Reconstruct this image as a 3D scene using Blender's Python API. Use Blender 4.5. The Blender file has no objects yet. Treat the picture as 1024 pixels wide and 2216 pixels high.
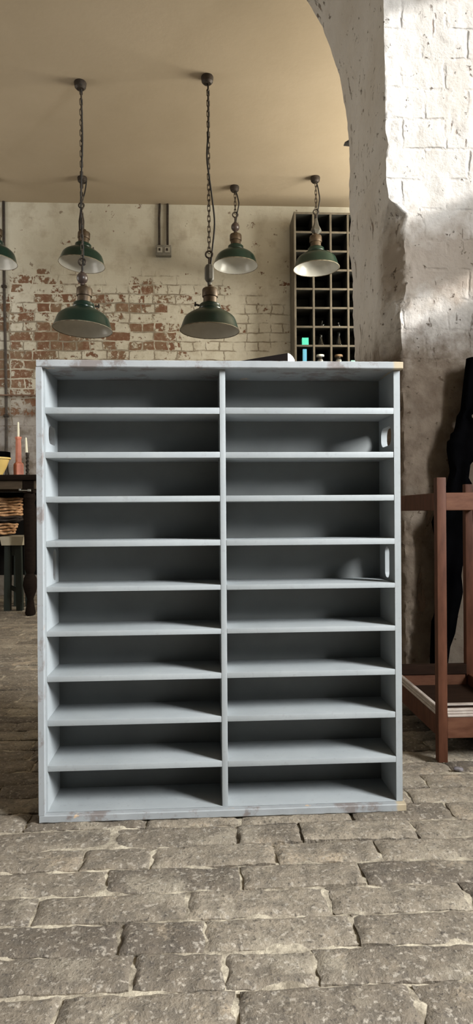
import bpy, bmesh, math, random
from mathutils import Vector, Matrix, noise
random.seed(7)
R = math.radians
PI = math.pi
scene = bpy.context.scene
COL = scene.collection

# ------------------------------------------------------------------ camera
F = 1400.0; CX, CY = 512.0, 1108.0
CAMH = 0.65
CAMM = (Matrix.Translation((0, 0, CAMH)) @ Matrix.Rotation(R(-2.7), 4, 'Z')
        @ Matrix.Rotation(R(90), 4, 'X') @ Matrix.Rotation(R(-0.4), 4, 'Z'))
cam_d = bpy.data.cameras.new('camera'); cam = bpy.data.objects.new('camera', cam_d); COL.objects.link(cam)
cam.matrix_world = CAMM
cam_d.sensor_fit = 'VERTICAL'; cam_d.sensor_height = 24.0; cam_d.sensor_width = 24.0
cam_d.lens = F / 2216.0 * 24.0
cam_d.clip_start = 0.02
scene.camera = cam
CO = CAMM.translation.copy(); CR = CAMM.to_3x3()

def ray(px, py):
    return CR @ Vector(((px - CX) / F, -(py - CY) / F, -1.0))
def P(px, py, d):
    return CO + ray(px, py) * d
def G(px, py, z=0.0):                       # where a sight line meets height z
    r = ray(px, py); return CO + r * ((z - CO.z) / r.z)
def Y(px, py, y):                           # where a sight line meets the plane y
    r = ray(px, py); return CO + r * ((y - CO.y) / r.y)

# ------------------------------------------------------------------ materials
MATS = {}
def nodes(name):
    m = bpy.data.materials.new(name); m.use_nodes = True
    nt = m.node_tree; b = nt.nodes['Principled BSDF']
    return m, nt, b
def N(nt, t, **kw):
    n = nt.nodes.new(t)
    for k, v in kw.items():
        if k in n.inputs.keys() if hasattr(n.inputs, 'keys') else False: n.inputs[k].default_value = v
        else: setattr(n, k, v)
    return n
def c4(c): return (c[0], c[1], c[2], 1.0)
def ramp(nt, src, p0, p1, c0=(0, 0, 0), c1=(1, 1, 1)):
    r = nt.nodes.new('ShaderNodeValToRGB')
    r.color_ramp.elements[0].position = p0; r.color_ramp.elements[1].position = p1
    r.color_ramp.elements[0].color = c4(c0); r.color_ramp.elements[1].color = c4(c1)
    nt.links.new(src, r.inputs[0]); return r.outputs[0]
def noise_n(nt, vec, scale, detail=6, rough=0.6):
    n = nt.nodes.new('ShaderNodeTexNoise'); n.inputs['Scale'].default_value = scale
    n.inputs['Detail'].default_value = detail; n.inputs['Roughness'].default_value = rough
    if vec is not None: nt.links.new(vec, n.inputs['Vector'])
    return n.outputs['Fac']
def mixc(nt, fac, a, b):
    m = nt.nodes.new('ShaderNodeMix'); m.data_type = 'RGBA'
    for s, v in ((m.inputs[6], a), (m.inputs[7], b)):
        if isinstance(v, (tuple, list)): s.default_value = c4(v)
        else: nt.links.new(v, s)
    if isinstance(fac, (int, float)): m.inputs[0].default_value = fac
    else: nt.links.new(fac, m.inputs[0])
    return m.outputs[2]
def mth(nt, op, a, b=None, clamp=False):
    m = nt.nodes.new('ShaderNodeMath'); m.operation = op; m.use_clamp = clamp
    for s, v in zip(m.inputs, (a, b)):
        if v is None: continue
        if isinstance(v, (int, float)): s.default_value = v
        else: nt.links.new(v, s)
    return m.outputs[0]
def objco(nt):
    return nt.nodes.new('ShaderNodeTexCoord').outputs['Object']
def bump(nt, b, h, strength, dist):
    n = nt.nodes.new('ShaderNodeBump'); n.inputs['Strength'].default_value = strength
    n.inputs['Distance'].default_value = dist
    nt.links.new(h, n.inputs['Height']); nt.links.new(n.outputs[0], b.inputs['Normal'])
def smooth_band(nt, v, a0, a1):             # 0 below a0, 1 above a1
    m = nt.nodes.new('ShaderNodeMapRange'); m.interpolation_type = 'SMOOTHSTEP'
    m.inputs['From Min'].default_value = a0; m.inputs['From Max'].default_value = a1
    nt.links.new(v, m.inputs['Value']); return m.outputs[0]

def basic(name, c0, c1=None, scale=20, rough=0.6, metal=0.0, bmp=0.0, bscale=None, stretch=None, spec=0.5):
    if name in MATS: return MATS[name]
    m, nt, b = nodes(name)
    co = objco(nt)
    if stretch:
        mp = nt.nodes.new('ShaderNodeMapping'); mp.inputs['Scale'].default_value = stretch
        nt.links.new(co, mp.inputs[0]); co = mp.outputs[0]
    if c1 is not None:
        f = noise_n(nt, co, scale)
        nt.links.new(mixc(nt, ramp(nt, f, .35, .65), c0, c1), b.inputs['Base Color'])
    else: b.inputs['Base Color'].default_value = c4(c0)
    b.inputs['Roughness'].default_value = rough; b.inputs['Metallic'].default_value = metal
    b.inputs['Specular IOR Level'].default_value = spec
    if bmp: bump(nt, b, noise_n(nt, co, bscale or scale * 2), bmp, .004)
    MATS[name] = m; return m

def mat_paint(worn):
    m, nt, b = nodes('worn_grey_paint' if worn else 'grey_paint')
    co = objco(nt)
    base = mixc(nt, ramp(nt, noise_n(nt, co, 9), .3, .7), (.285, .305, .312), (.335, .353, .358))
    base = mixc(nt, mth(nt, 'MULTIPLY', ramp(nt, noise_n(nt, co, 90, 3), .60, .72), .28), base, (.21, .21, .2))
    if worn:
        base = mixc(nt, .20, base, (.20, .19, .195))
        sep = nt.nodes.new('ShaderNodeSeparateXYZ'); nt.links.new(co, sep.inputs[0])
        n1 = noise_n(nt, co, 13, 8, .7)
        scuff = ramp(nt, n1, .52, .60)
        base = mixc(nt, mth(nt, 'MULTIPLY', scuff, .75), base, (.16, .125, .11))
        n2 = noise_n(nt, co, 21, 6, .7)
        base = mixc(nt, ramp(nt, n2, .655, .69), base, (.50, .36, .24))
        # bare timber at the end of the top and base boards
        e = smooth_band(nt, mth(nt, 'ADD', sep.outputs[0], mth(nt, 'MULTIPLY', mth(nt, 'SUBTRACT', n1, .5), .03)), .758, .765)
        base = mixc(nt, mth(nt, 'MULTIPLY', e, .75), base, (.42, .32, .18))
    nt.links.new(base, b.inputs['Base Color'])
    b.inputs['Roughness'].default_value = .55
    b.inputs['Specular IOR Level'].default_value = .35
    bump(nt, b, noise_n(nt, co, 60), .12, .002)
    return m

def mat_backwall():
    m, nt, b = nodes('limewashed_brick')
    co = objco(nt)
    sep = nt.nodes.new('ShaderNodeSeparateXYZ'); nt.links.new(co, sep.inputs[0])
    X, Z = sep.outputs[0], sep.outputs[2]
    wob = noise_n(nt, co, 5, 4)
    cmb = nt.nodes.new('ShaderNodeCombineXYZ')
    nt.links.new(mth(nt, 'ADD', X, mth(nt, 'MULTIPLY', noise_n(nt, co, 7, 4), .075)), cmb.inputs[0])
    nt.links.new(mth(nt, 'ADD', Z, mth(nt, 'MULTIPLY', wob, .040)), cmb.inputs[1])
    br = nt.nodes.new('ShaderNodeTexBrick'); nt.links.new(cmb.outputs[0], br.inputs['Vector'])
    br.offset = .5; br.squash = .55; br.squash_frequency = 2
    for k, v in (('Scale', 1.0), ('Mortar Size', .0065), ('Mortar Smooth', .35), ('Bias', 0.0), ('Brick Width', .19), ('Row Height', .076)):
        br.inputs[k].default_value = v
    br.inputs['Color1'].default_value = (0, 0, 0, 1); br.inputs['Color2'].default_value = (1, 1, 1, 1)
    br.inputs['Mortar'].default_value = (.5, .5, .5, 1)
    rnd = br.outputs['Color']; mor = br.outputs['Fac']
    big = noise_n(nt, co, 2.2, 5, .55); fine = noise_n(nt, co, 34, 8, .65); mid = noise_n(nt, co, 9, 6, .6)
    # where the limewash has come away: a belt between about 1.7 and 2.5 m, mostly at the left
    zj = mth(nt, 'ADD', Z, mth(nt, 'MULTIPLY', mth(nt, 'SUBTRACT', big, .5), .7))
    belt = mth(nt, 'MULTIPLY', smooth_band(nt, zj, 2.62, 2.36), smooth_band(nt, zj, 1.1, 1.6))
    leftness = smooth_band(nt, mth(nt, 'ADD', X, mth(nt, 'MULTIPLY', mth(nt, 'SUBTRACT', big, .5), .9)), .45, -.95)
    a = mth(nt, 'MULTIPLY', belt, mth(nt, 'ADD', mth(nt, 'MULTIPLY', leftness, .52), .12))
    zr = mth(nt, 'ADD', rnd, mth(nt, 'MULTIPLY', mth(nt, 'SUBTRACT', mid, .5), 2.4))
    zr = mth(nt, 'ADD', zr, mth(nt, 'MULTIPLY', mth(nt, 'SUBTRACT', fine, .5), 2.6))
    bare = smooth_band(nt, mth(nt, 'SUBTRACT', mth(nt, 'MULTIPLY', a, 1.5), zr), .26, .52)
    notm = mth(nt, 'SUBTRACT', 1.0, mor)
    bare_b = mth(nt, 'MULTIPLY', bare, notm)
    joints = mth(nt, 'MULTIPLY', mor, smooth_band(nt, mth(nt, 'ADD', mth(nt, 'MULTIPLY', belt, 1.0), mth(nt, 'MULTIPLY', mth(nt, 'SUBTRACT', noise_n(nt, co, 4.5, 5), .5), 4.0)), .58, 1.10))
    wash = mixc(nt, ramp(nt, big, .35, .65), (.50, .465, .375), (.60, .57, .48))
    wash = mixc(nt, mth(nt, 'MULTIPLY', ramp(nt, mid, .50, .68), .55), wash, (.37, .315, .235))
    wash = mixc(nt, mth(nt, 'MULTIPLY', mth(nt, 'MULTIPLY', belt, .45), ramp(nt, fine, .4, .6)), wash, (.66, .63, .55))
    low = smooth_band(nt, zj, 1.75, 1.35)
    grime = mixc(nt, ramp(nt, mid, .42, .6), (.155, .125, .105), (.36, .335, .32))
    wash = mixc(nt, mth(nt, 'MULTIPLY', low, .9), wash, grime)
    red = mixc(nt, ramp(nt, mid, .4, .62), (.19, .098, .060), (.235, .17, .11))
    red = mixc(nt, ramp(nt, fine, .5, .7), red, (.33, .23, .165))
    colr = mixc(nt, bare_b, wash, red)
    colr = mixc(nt, mth(nt, 'MULTIPLY', joints, .75), colr, (.19, .15, .105))
    spots = ramp(nt, noise_n(nt, co, 17, 3, .5), .70, .73)
    colr = mixc(nt, mth(nt, 'MULTIPLY', spots, .7), colr, (.16, .11, .075))
    nt.links.new(colr, b.inputs['Base Color'])
    b.inputs['Roughness'].default_value = .92; b.inputs['Specular IOR Level'].default_value = .2
    patch = mth(nt, 'MULTIPLY', ramp(nt, noise_n(nt, co, 4.5, 5), .44, .60), mth(nt, 'ADD', mth(nt, 'MULTIPLY', leftness, .6), .4))
    h = mth(nt, 'SUBTRACT', mth(nt, 'ADD', mth(nt, 'MULTIPLY', fine, .35), mth(nt, 'MULTIPLY', mid, .4)), mth(nt, 'MULTIPLY', mor, mth(nt, 'ADD', mth(nt, 'MULTIPLY', mth(nt, 'MULTIPLY', belt, patch), .8), .05)))
    h = mth(nt, 'SUBTRACT', h, mth(nt, 'MULTIPLY', bare_b, .25))
    bump(nt, b, h, .8, .008)
    return m

def mat_pier():
    m, nt, b = nodes('old_plaster')
    co = objco(nt)
    sep = nt.nodes.new('ShaderNodeSeparateXYZ'); nt.links.new(co, sep.inputs[0])
    X, Yy, Z = sep.outputs
    big = noise_n(nt, co, 3.0, 5); mid = noise_n(nt, co, 11, 7, .62); fine = noise_n(nt, co, 55, 6, .6)
    white = mixc(nt, ramp(nt, big, .35, .65), (.62, .585, .54), (.70, .68, .655))
    white = mixc(nt, mth(nt, 'MULTIPLY', ramp(nt, mid, .55, .75), .3), white, (.46, .40, .34))
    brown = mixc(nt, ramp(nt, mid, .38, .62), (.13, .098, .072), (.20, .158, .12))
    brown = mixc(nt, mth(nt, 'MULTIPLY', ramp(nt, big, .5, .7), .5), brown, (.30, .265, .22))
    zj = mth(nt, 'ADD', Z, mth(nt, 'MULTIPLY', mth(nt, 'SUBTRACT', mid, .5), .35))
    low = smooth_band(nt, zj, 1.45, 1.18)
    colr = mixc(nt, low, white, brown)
    tan_shade = mth(nt, 'MULTIPLY', smooth_band(nt, zj, 1.80, 1.62), smooth_band(nt, zj, 1.34, 1.50))  # tan plaster, also darkened to paint in the pier's shade band
    colr = mixc(nt, mth(nt, 'MULTIPLY', mth(nt, 'MULTIPLY', tan_shade, smooth_band(nt, Yy, 2.56, 2.42)), .75), colr, (.27, .21, .155))
    pits = ramp(nt, noise_n(nt, co, 26, 5, .7), .63, .68)
    colr = mixc(nt, mth(nt, 'MULTIPLY', pits, .8), colr, (.13, .085, .055))
    mp = nt.nodes.new('ShaderNodeMapping'); mp.inputs['Scale'].default_value = (3, 3, .8); nt.links.new(co, mp.inputs[0])
    scr = ramp(nt, noise_n(nt, mp.outputs[0], 6.5, 6, .65), .63, .675)
    colr = mixc(nt, mth(nt, 'MULTIPLY', scr, .75), colr, (.20, .135, .095))
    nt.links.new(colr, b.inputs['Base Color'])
    b.inputs['Roughness'].default_value = .92; b.inputs['Specular IOR Level'].default_value = .2
    h = mth(nt, 'ADD', mth(nt, 'MULTIPLY', fine, .3), mth(nt, 'MULTIPLY', mid, .7))
    cmb = nt.nodes.new('ShaderNodeCombineXYZ')
    nt.links.new(mth(nt, 'ADD', mth(nt, 'ADD', X, mth(nt, 'MULTIPLY', Yy, .7)), mth(nt, 'MULTIPLY', noise_n(nt, co, 7, 4), .035)), cmb.inputs[0])
    nt.links.new(mth(nt, 'ADD', Z, mth(nt, 'MULTIPLY', noise_n(nt, co, 6, 4), .03)), cmb.inputs[1])
    br = nt.nodes.new('ShaderNodeTexBrick'); nt.links.new(cmb.outputs[0], br.inputs['Vector'])
    for k, v in (('Scale', 1.0), ('Mortar Size', .009), ('Mortar Smooth', .9), ('Brick Width', .165), ('Row Height', .111)): br.inputs[k].default_value = v
    jn = mth(nt, 'MULTIPLY', br.outputs['Fac'], mth(nt, 'MULTIPLY', smooth_band(nt, Z, 1.0, 1.3), smooth_band(nt, Yy, 2.48, 2.40)))
    jn = mth(nt, 'MULTIPLY', jn, ramp(nt, noise_n(nt, co, 9, 4), .46, .64))
    h = mth(nt, 'SUBTRACT', h, mth(nt, 'MULTIPLY', jn, .42))
    h = mth(nt, 'SUBTRACT', h, mth(nt, 'MULTIPLY', mth(nt, 'ADD', pits, scr), .5))
    bump(nt, b, h, .9, .012)
    return m

def mat_floor():
    m, nt, b = nodes('worn_paving_brick')
    co = objco(nt)
    geo = nt.nodes.new('ShaderNodeNewGeometry'); rnd = geo.outputs['Random Per Island']
    big = noise_n(nt, co, 6, 6, .65); mid = noise_n(nt, co, 30, 8, .7); fine = noise_n(nt, co, 160, 5, .6)
    c = mixc(nt, rnd, (.125, .10, .075), (.30, .25, .185))
    c = mixc(nt, ramp(nt, mid, .38, .62), mixc(nt, .55, c, (.075, .065, .054)), c)
    c = mixc(nt, mth(nt, 'MULTIPLY', ramp(nt, big, .54, .66), .75), c, (.33, .285, .215))
    c = mixc(nt, mth(nt, 'MULTIPLY', ramp(nt, noise_n(nt, co, 4.6, 7, .75), .57, .66), .75), c, (.42, .335, .235))
    c = mixc(nt, mth(nt, 'MULTIPLY', ramp(nt, noise_n(nt, co, 75, 3, .5), .62, .68), .6), c, (.38, .34, .28))
    c = mixc(nt, mth(nt, 'MULTIPLY', ramp(nt, fine, .56, .68), .75), c, (.05, .042, .036))
    c = mixc(nt, mth(nt, 'MULTIPLY', ramp(nt, noise_n(nt, co, 110, 4, .6), .57, .66), .65), c, (.42, .37, .30))
    nt.links.new(c, b.inputs['Base Color'])
    b.inputs['Roughness'].default_value = .8; b.inputs['Specular IOR Level'].default_value = .3
    h = mth(nt, 'ADD', mth(nt, 'MULTIPLY', mid, .7), mth(nt, 'MULTIPLY', fine, .3))
    bump(nt, b, h, 1.0, .008)
    m2, nt, b = nodes('sandy_mortar')
    co = objco(nt)
    mid = noise_n(nt, co, 24, 7, .7)
    nt.links.new(mixc(nt, ramp(nt, mid, .4, .6), (.17, .14, .10), (.46, .40, .30)), b.inputs['Base Color'])
    b.inputs['Roughness'].default_value = .95
    bump(nt, b, noise_n(nt, co, 120, 5), .8, .004)
    return m, m2

def mat_glass():
    m, nt, b = nodes('clear_glass')
    b.inputs['Transmission Weight'].default_value = 1.0; b.inputs['Roughness'].default_value = .03
    b.inputs['IOR'].default_value = 1.45
    return m

PAINT = mat_paint(False); WORN = mat_paint(True)
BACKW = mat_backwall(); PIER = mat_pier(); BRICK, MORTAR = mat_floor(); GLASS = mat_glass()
CEIL = basic('ochre_ceiling_paint', (.375, .305, .215), (.415, .34, .245), 1.3, .9, bmp=.15, bscale=30, spec=.2)
PLAIN = basic('plain_limewash', (.13, .115, .095), (.17, .155, .13), 3, .9)
GREEN = basic('green_enamel', (.0035, .018, .0125), (.006, .026, .018), 12, .28)
WHITE = basic('white_enamel', (.74, .74, .70), (.66, .66, .62), 9, .25)
RIMM = basic('rusty_rim', (.10, .06, .035), (.30, .27, .2), 40, .6)
BRASS = basic('aged_brass', (.055, .037, .023), (.11, .078, .048), 30, .5, .5)
IRON = basic('dark_iron', (.030, .025, .021), (.06, .045, .035), 40, .55, .5)
CHAIN = basic('chain_iron', (.045, .036, .028), (.09, .07, .05), 60, .5, .6)
CORD = basic('black_cord', (.012, .010, .009), None, rough=.7)
INSUL = basic('brown_porcelain', (.045, .03, .026), (.075, .055, .05), 20, .35)
INSUL2 = basic('grey_porcelain', (.07, .066, .056), (.10, .095, .08), 20, .45)
OAK = basic('dusty_oak', (.095, .080, .057), (.14, .118, .086), 14, .75, stretch=(1, 1, 1))
RACKSHADE = basic('rack_recess_shade', (.016, .016, .012), (.024, .023, .017), 10, .85)  # shade of the deep pigeonholes painted into the rack's inner faces
WALNUT = basic('dark_table_wood', (.008, .005, .0035), (.014, .009, .006), 14, .85, spec=.08, stretch=(1, 6, 6))
APRON = basic('brown_table_wood', (.060, .040, .022), (.085, .058, .033), 10, .55, stretch=(1, 6, 6))
MAHOG = basic('red_brown_wood', (.060, .021, .010), (.105, .040, .021), 9, .6, spec=.2, bmp=.08, stretch=(5, 5, 1))
MAHOGH = basic('red_brown_rail_wood', (.080, .030, .015), (.13, .056, .031), 9, .6, spec=.2, bmp=.08, stretch=(1.5, 5, 5))
MAHOGD = basic('dark_tray_wood', (.014, .007, .004), (.024, .012, .007), 12, .8, spec=.1, stretch=(1, 5, 5))
BEAD = basic('pale_worn_moulding', (.46, .40, .35), (.32, .26, .22), 30, .5)
BLACK = basic('black_cloth', (.0015, .0015, .0018), (.003, .003, .0035), 10, .95, spec=.0)
TERRA = basic('terracotta_red', (.46, .145, .085), (.55, .20, .125), 20, .45)
CREAM = basic('cream_wax', (.78, .74, .58), None, rough=.5)
YELL = basic('yellow_glaze', (.60, .42, .13), (.68, .49, .18), 10, .3)
WICK = basic('copper_wicker', (.30, .14, .06), (.60, .36, .19), 30, .5)
WICKD = basic('dark_wicker', (.02, .012, .008), None, rough=.8)  # basket bases, and the painted shade gap between the stacked baskets
STOOLG = basic('dark_green_paint', (.006, .011, .007), (.011, .016, .011), 15, .6)
PALEW = basic('pale_bench_wood', (.33, .29, .20), (.40, .35, .26), 12, .6)
TEAL = basic('teal_card', (.07, .62, .46), None, rough=.6)
BLUE = basic('blue_card', (.13, .34, .66), (.10, .55, .62), 6, .6)
PAPER = basic('white_paint', (.82, .82, .79), None, rough=.5)
EBONY = basic('black_lacquer', (.006, .005, .005), (.012, .008, .006), 10, .9, spec=.05)
CORK = basic('cork', (.36, .25, .15), (.28, .18, .11), 60, .9)
STONE = basic('purple_grey_stone', (.10, .09, .10), (.18, .16, .16), 40, .7)
STEEL = basic('galvanised_steel', (.22, .21, .185), (.29, .28, .25), 25, .55, .4)
RUSTP = basic('rusty_pipe', (.15, .085, .055), (.22, .14, .10), 20, .7, .2)
GREYM = basic('grey_plate', (.12, .12, .12), None, rough=.6)

# ------------------------------------------------------------------ mesh helpers
def add_box(bm, a, b, bev=0.0, mi=0, M=None, seg=1):
    a = Vector(a); b = Vector(b)
    t = bmesh.new()
    bmesh.ops.create_cube(t, size=1.0)
    s = b - a
    for v in t.verts: v.co = Vector(((v.co.x + .5) * s.x + a.x, (v.co.y + .5) * s.y + a.y, (v.co.z + .5) * s.z + a.z))
    if bev: bmesh.ops.bevel(t, geom=list(t.edges), offset=bev, segments=seg, affect='EDGES', profile=.6)
    join(bm, t, mi, M)
def join(bm, t, mi=None, M=None):
    mp = {}
    for v in t.verts: mp[v] = bm.verts.new(M @ v.co if M is not None else v.co)
    for f in t.faces:
        try: nf = bm.faces.new([mp[v] for v in f.verts])
        except ValueError: continue
        nf.material_index = f.material_index if mi is None else mi
    t.free()
def add_lathe(bm, prof, c=(0, 0, 0), seg=32, mi=0, closed=False, caps=True, sides=None):
    c = Vector(c); rings = []
    for (r, z) in prof:
        if r < 1e-6: rings.append([bm.verts.new(c + Vector((0, 0, z)))])
        else: rings.append([bm.verts.new(c + Vector((r * math.cos(2 * PI * i / seg), r * math.sin(2 * PI * i / seg), z))) for i in range(seg)])
    for k in range(len(rings) - 1):
        A, B = rings[k], rings[k + 1]
        m_ = mi if not callable(mi) else mi(k)
        for i in range(seg):
            j = (i + 1) % seg
            if len(A) == 1 and len(B) == 1: continue
            if len(A) == 1: f = bm.faces.new((A[0], B[j], B[i]))
            elif len(B) == 1: f = bm.faces.new((A[i], A[j], B[0]))
            else: f = bm.faces.new((A[i], A[j], B[j], B[i]))
            f.material_index = m_
    if caps:
        if len(rings[0]) > 1: bm.faces.new(list(reversed(rings[0]))).material_index = mi(0) if callable(mi) else mi
        if len(rings[-1]) > 1: bm.faces.new(rings[-1]).material_index = mi(len(rings) - 2) if callable(mi) else mi
def add_tube(bm, pts, r, seg=8, mi=0, closed=False):
    pts = [Vector(p) for p in pts]; n = len(pts); rings = []
    rr = r if isinstance(r, (list, tuple)) else [r] * n
    up = None
    for i, p in enumerate(pts):
        if closed: t = pts[(i + 1) % n] - pts[i - 1]
        else: t = pts[min(i + 1, n - 1)] - pts[max(i - 1, 0)]
        t.normalize()
        if up is None:
            up = Vector((0, 0, 1)) if abs(t.z) < .9 else Vector((1, 0, 0))
        s = t.cross(up).normalized(); up = s.cross(t).normalized()
        rings.append([bm.verts.new(p + (s * math.cos(2 * PI * k / seg) + up * math.sin(2 * PI * k / seg)) * rr[i]) for k in range(seg)])
    last = n if closed else n - 1
    for i in range(last):
        A, B = rings[i], rings[(i + 1) % n]
        for k in range(seg):
            l = (k + 1) % seg
            bm.faces.new((A[k], A[l], B[l], B[k])).material_index = mi
    if not closed:
        bm.faces.new(list(reversed(rings[0]))).material_index = mi
        bm.faces.new(rings[-1]).material_index = mi
def add_prism(bm, loop, ext, mi=0):          # closed loop of 3-D points pushed along ext
    ext = Vector(ext); A = [bm.verts.new(Vector(p)) for p in loop]; B = [bm.verts.new(Vector(p) + ext) for p in loop]
    n = len(A)
    bm.faces.new(list(reversed(A))).material_index = mi; bm.faces.new(B).material_index = mi
    for i in range(n):
        j = (i + 1) % n; bm.faces.new((A[i], A[j], B[j], B[i])).material_index = mi
def panel_holes(bm, loops, f3, ext):         # flat outline with holes, mapped by f3, pushed along ext
    t = bmesh.new(); edges = []
    for lp in loops:
        vs = [t.verts.new(f3(a, b)) for a, b in lp]
        for i in range(len(vs)): edges.append(t.edges.new((vs[i], vs[(i + 1) % len(vs)])))
    bmesh.ops.triangle_fill(t, use_beauty=True, use_dissolve=False, edges=edges)
    r = bmesh.ops.extrude_face_region(t, geom=list(t.faces))
    bmesh.ops.translate(t, vec=Vector(ext), verts=[g for g in r['geom'] if isinstance(g, bmesh.types.BMVert)])
    join(bm, t, 0)
def obj(name, bm, mats, parent=None, loc=None, rot=None, sharp=32, recalc=True):
    if recalc: bmesh.ops.recalc_face_normals(bm, faces=list(bm.faces))
    me = bpy.data.meshes.new(name); bm.to_mesh(me); bm.free()
    for m in (mats if isinstance(mats, (list, tuple)) else [mats]): me.materials.append(m)
    for p in me.polygons: p.use_smooth = True
    me.set_sharp_from_angle(angle=R(sharp))
    o = bpy.data.objects.new(name, me); COL.objects.link(o)
    if parent: o.parent = parent
    if loc is not None: o.location = loc
    if rot is not None: o.rotation_euler = rot
    return o
def tag(o, label=None, cat=None, group=None, kind=None):
    if label: o['label'] = label
    if cat: o['category'] = cat
    if group: o['group'] = group
    if kind: o['kind'] = kind
    return o
def thing(name, label, cat, loc=(0, 0, 0), rz=0.0, group=None):
    o = bpy.data.objects.new(name, None); COL.objects.link(o)
    o.location = loc; o.rotation_euler = (0, 0, rz); o.empty_display_size = .05
    return tag(o, label, cat, group)
def struct(name, bm, m, label=None, cat=None, **kw):
    o = obj(name, bm, m, **kw); o['kind'] = 'structure'
    if label: o['label'] = label
    if cat: o['category'] = cat
    return o
def B(): return bmesh.new()
def interp(tab, x):
    if x <= tab[0][0]: return tab[0][1]
    for (a, va), (b, vb) in zip(tab, tab[1:]):
        if x <= b: return va + (vb - va) * (x - a) / (b - a)
    return tab[-1][1]

# ------------------------------------------------------------------ the room
YW = 5.25                                   # back wall
ZC = Y(390, 443, YW).z                      # ceiling height
XL, XR = -3.1, 2.3

# floor: worn paving bricks on edge, laid in rows, in sandy mortar
def build_floor():
    bm = B()
    pitch = .0772
    y = 1.354 - pitch * 24
    row = 0
    while y < YW + .02:
        x = XL + random.uniform(-.2, 0)
        near = .70 < y < 2.3
        while x < XR + .1:
            L = random.choice((.235, .25, .22, .24, .20, .26, .13))
            w = pitch - random.uniform(.0035, .006); g = random.uniform(.0035, .0065)
            vis = near and -.95 < x < 1.05
            nx, ny = (22, 8) if vis else ((6, 3) if y > .4 else (3, 2))
            tx, ty = random.gauss(0, .007), random.gauss(0, .014); dz = random.gauss(0, .0013)
            seed = random.uniform(0, 100)
            sk = random.gauss(0, .002)
            grid = []
            for j in range(ny + 1):
                rowv = []
                for i in range(nx + 1):
                    u, v = i / nx, j / ny
                    ex = min(u, 1 - u) * (L - g); ey = min(v, 1 - v) * w
                    e = min(ex, ey)
                    z = dz + (u - .5) * L * tx + (v - .5) * w * ty
                    z -= .004 * max(0, 1 - e / .010) ** 2
                    px_, py_ = x + u * (L - g), y + v * w + sk * (u - .5)
                    if vis:
                        nz = noise.fractal(Vector((px_ * 22, py_ * 22, seed)), .8, 2.1, 4)
                        z += nz * .0027
                        if e < .004:
                            z -= abs(noise.noise(Vector((px_ * 60, py_ * 60, seed)))) * .004
                            px_ += noise.noise(Vector((px_ * 45, py_ * 45, seed + 9))) * .005
                            py_ += noise.noise(Vector((px_ * 45, py_ * 45, seed + 19))) * .0035
                    rowv.append(bm.verts.new((px_, py_, z - .001)))
                grid.append(rowv)
            for j in range(ny):
                for i in range(nx):
                    bm.faces.new((grid[j][i], grid[j][i + 1], grid[j + 1][i + 1], grid[j + 1][i]))
            rim = [grid[0][i] for i in range(nx + 1)] + [grid[j][nx] for j in range(1, ny + 1)] + [grid[ny][i] for i in range(nx - 1, -1, -1)] + [grid[j][0] for j in range(ny - 1, 0, -1)]
            low = [bm.verts.new((v.co.x, v.co.y, -.02)) for v in rim]
            n = len(rim)
            for k in range(n):
                bm.faces.new((rim[(k + 1) % n], rim[k], low[k], low[(k + 1) % n]))
            x += L
        y += pitch; row += 1
    # mortar bed
    xs = [-1.0 + i * .012 for i in range(172)]; ys = [.70 + j * .012 for j in range(134)]
    gr = []
    for yy in ys:
        gr.append([bm.verts.new((xx, yy, -.0075 + .0065 * noise.fractal(Vector((xx * 14, yy * 30, 3)), .9, 2, 3))) for xx in xs])
    for j in range(len(ys) - 1):
        for i in range(len(xs) - 1):
            bm.faces.new((gr[j][i], gr[j][i + 1], gr[j + 1][i + 1], gr[j + 1][i])).material_index = 1
    def quad(x0, y0, x1, y1):
        vs = [bm.verts.new(p) for p in ((x0, y0, -.0065), (x1, y0, -.0065), (x1, y1, -.0065), (x0, y1, -.0065))]
        bm.faces.new(vs).material_index = 1
    X0, X1, Y0, Y1 = xs[0], xs[-1], ys[0], ys[-1]
    quad(XL - .1, -1.6, X0, YW + .1); quad(X1, -1.6, XR + .2, YW + .1); quad(X0, -1.6, X1, Y0); quad(X0, Y1, X1, YW + .1)
    struct('floor', bm, [BRICK, MORTAR], 'worn grey brown brick paving in sandy mortar', 'floor', recalc=False, sharp=50)
build_floor()

bm = B(); add_box(bm, (XL, -1.6, ZC), (XR + .1, YW + .2, ZC + .12)); struct('ceiling', bm, CEIL, 'flat ochre painted ceiling over the workshop', 'ceiling')
bm = B(); add_box(bm, (XL, YW, -.03), (XR + .1, YW + .2, ZC)); struct('wall_back', bm, BACKW, 'limewashed brick wall with bare red bricks showing', 'wall')
bm = B()
for a_, b_ in (((XL - .15, -1.6, -.03), (XL, 3.2, ZC + .12)), ((XL - .15, 4.6, -.03), (XL, YW + .2, ZC + .12)), ((XL - .15, 3.2, -.03), (XL, 4.6, 1.3)), ((XL - .15, 3.2, 2.7), (XL, 4.6, ZC + .12))): add_box(bm, a_, b_)  # gap added for the left fill light
struct('wall_left', bm, PLAIN, 'plain limewashed side wall', 'wall')

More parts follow.
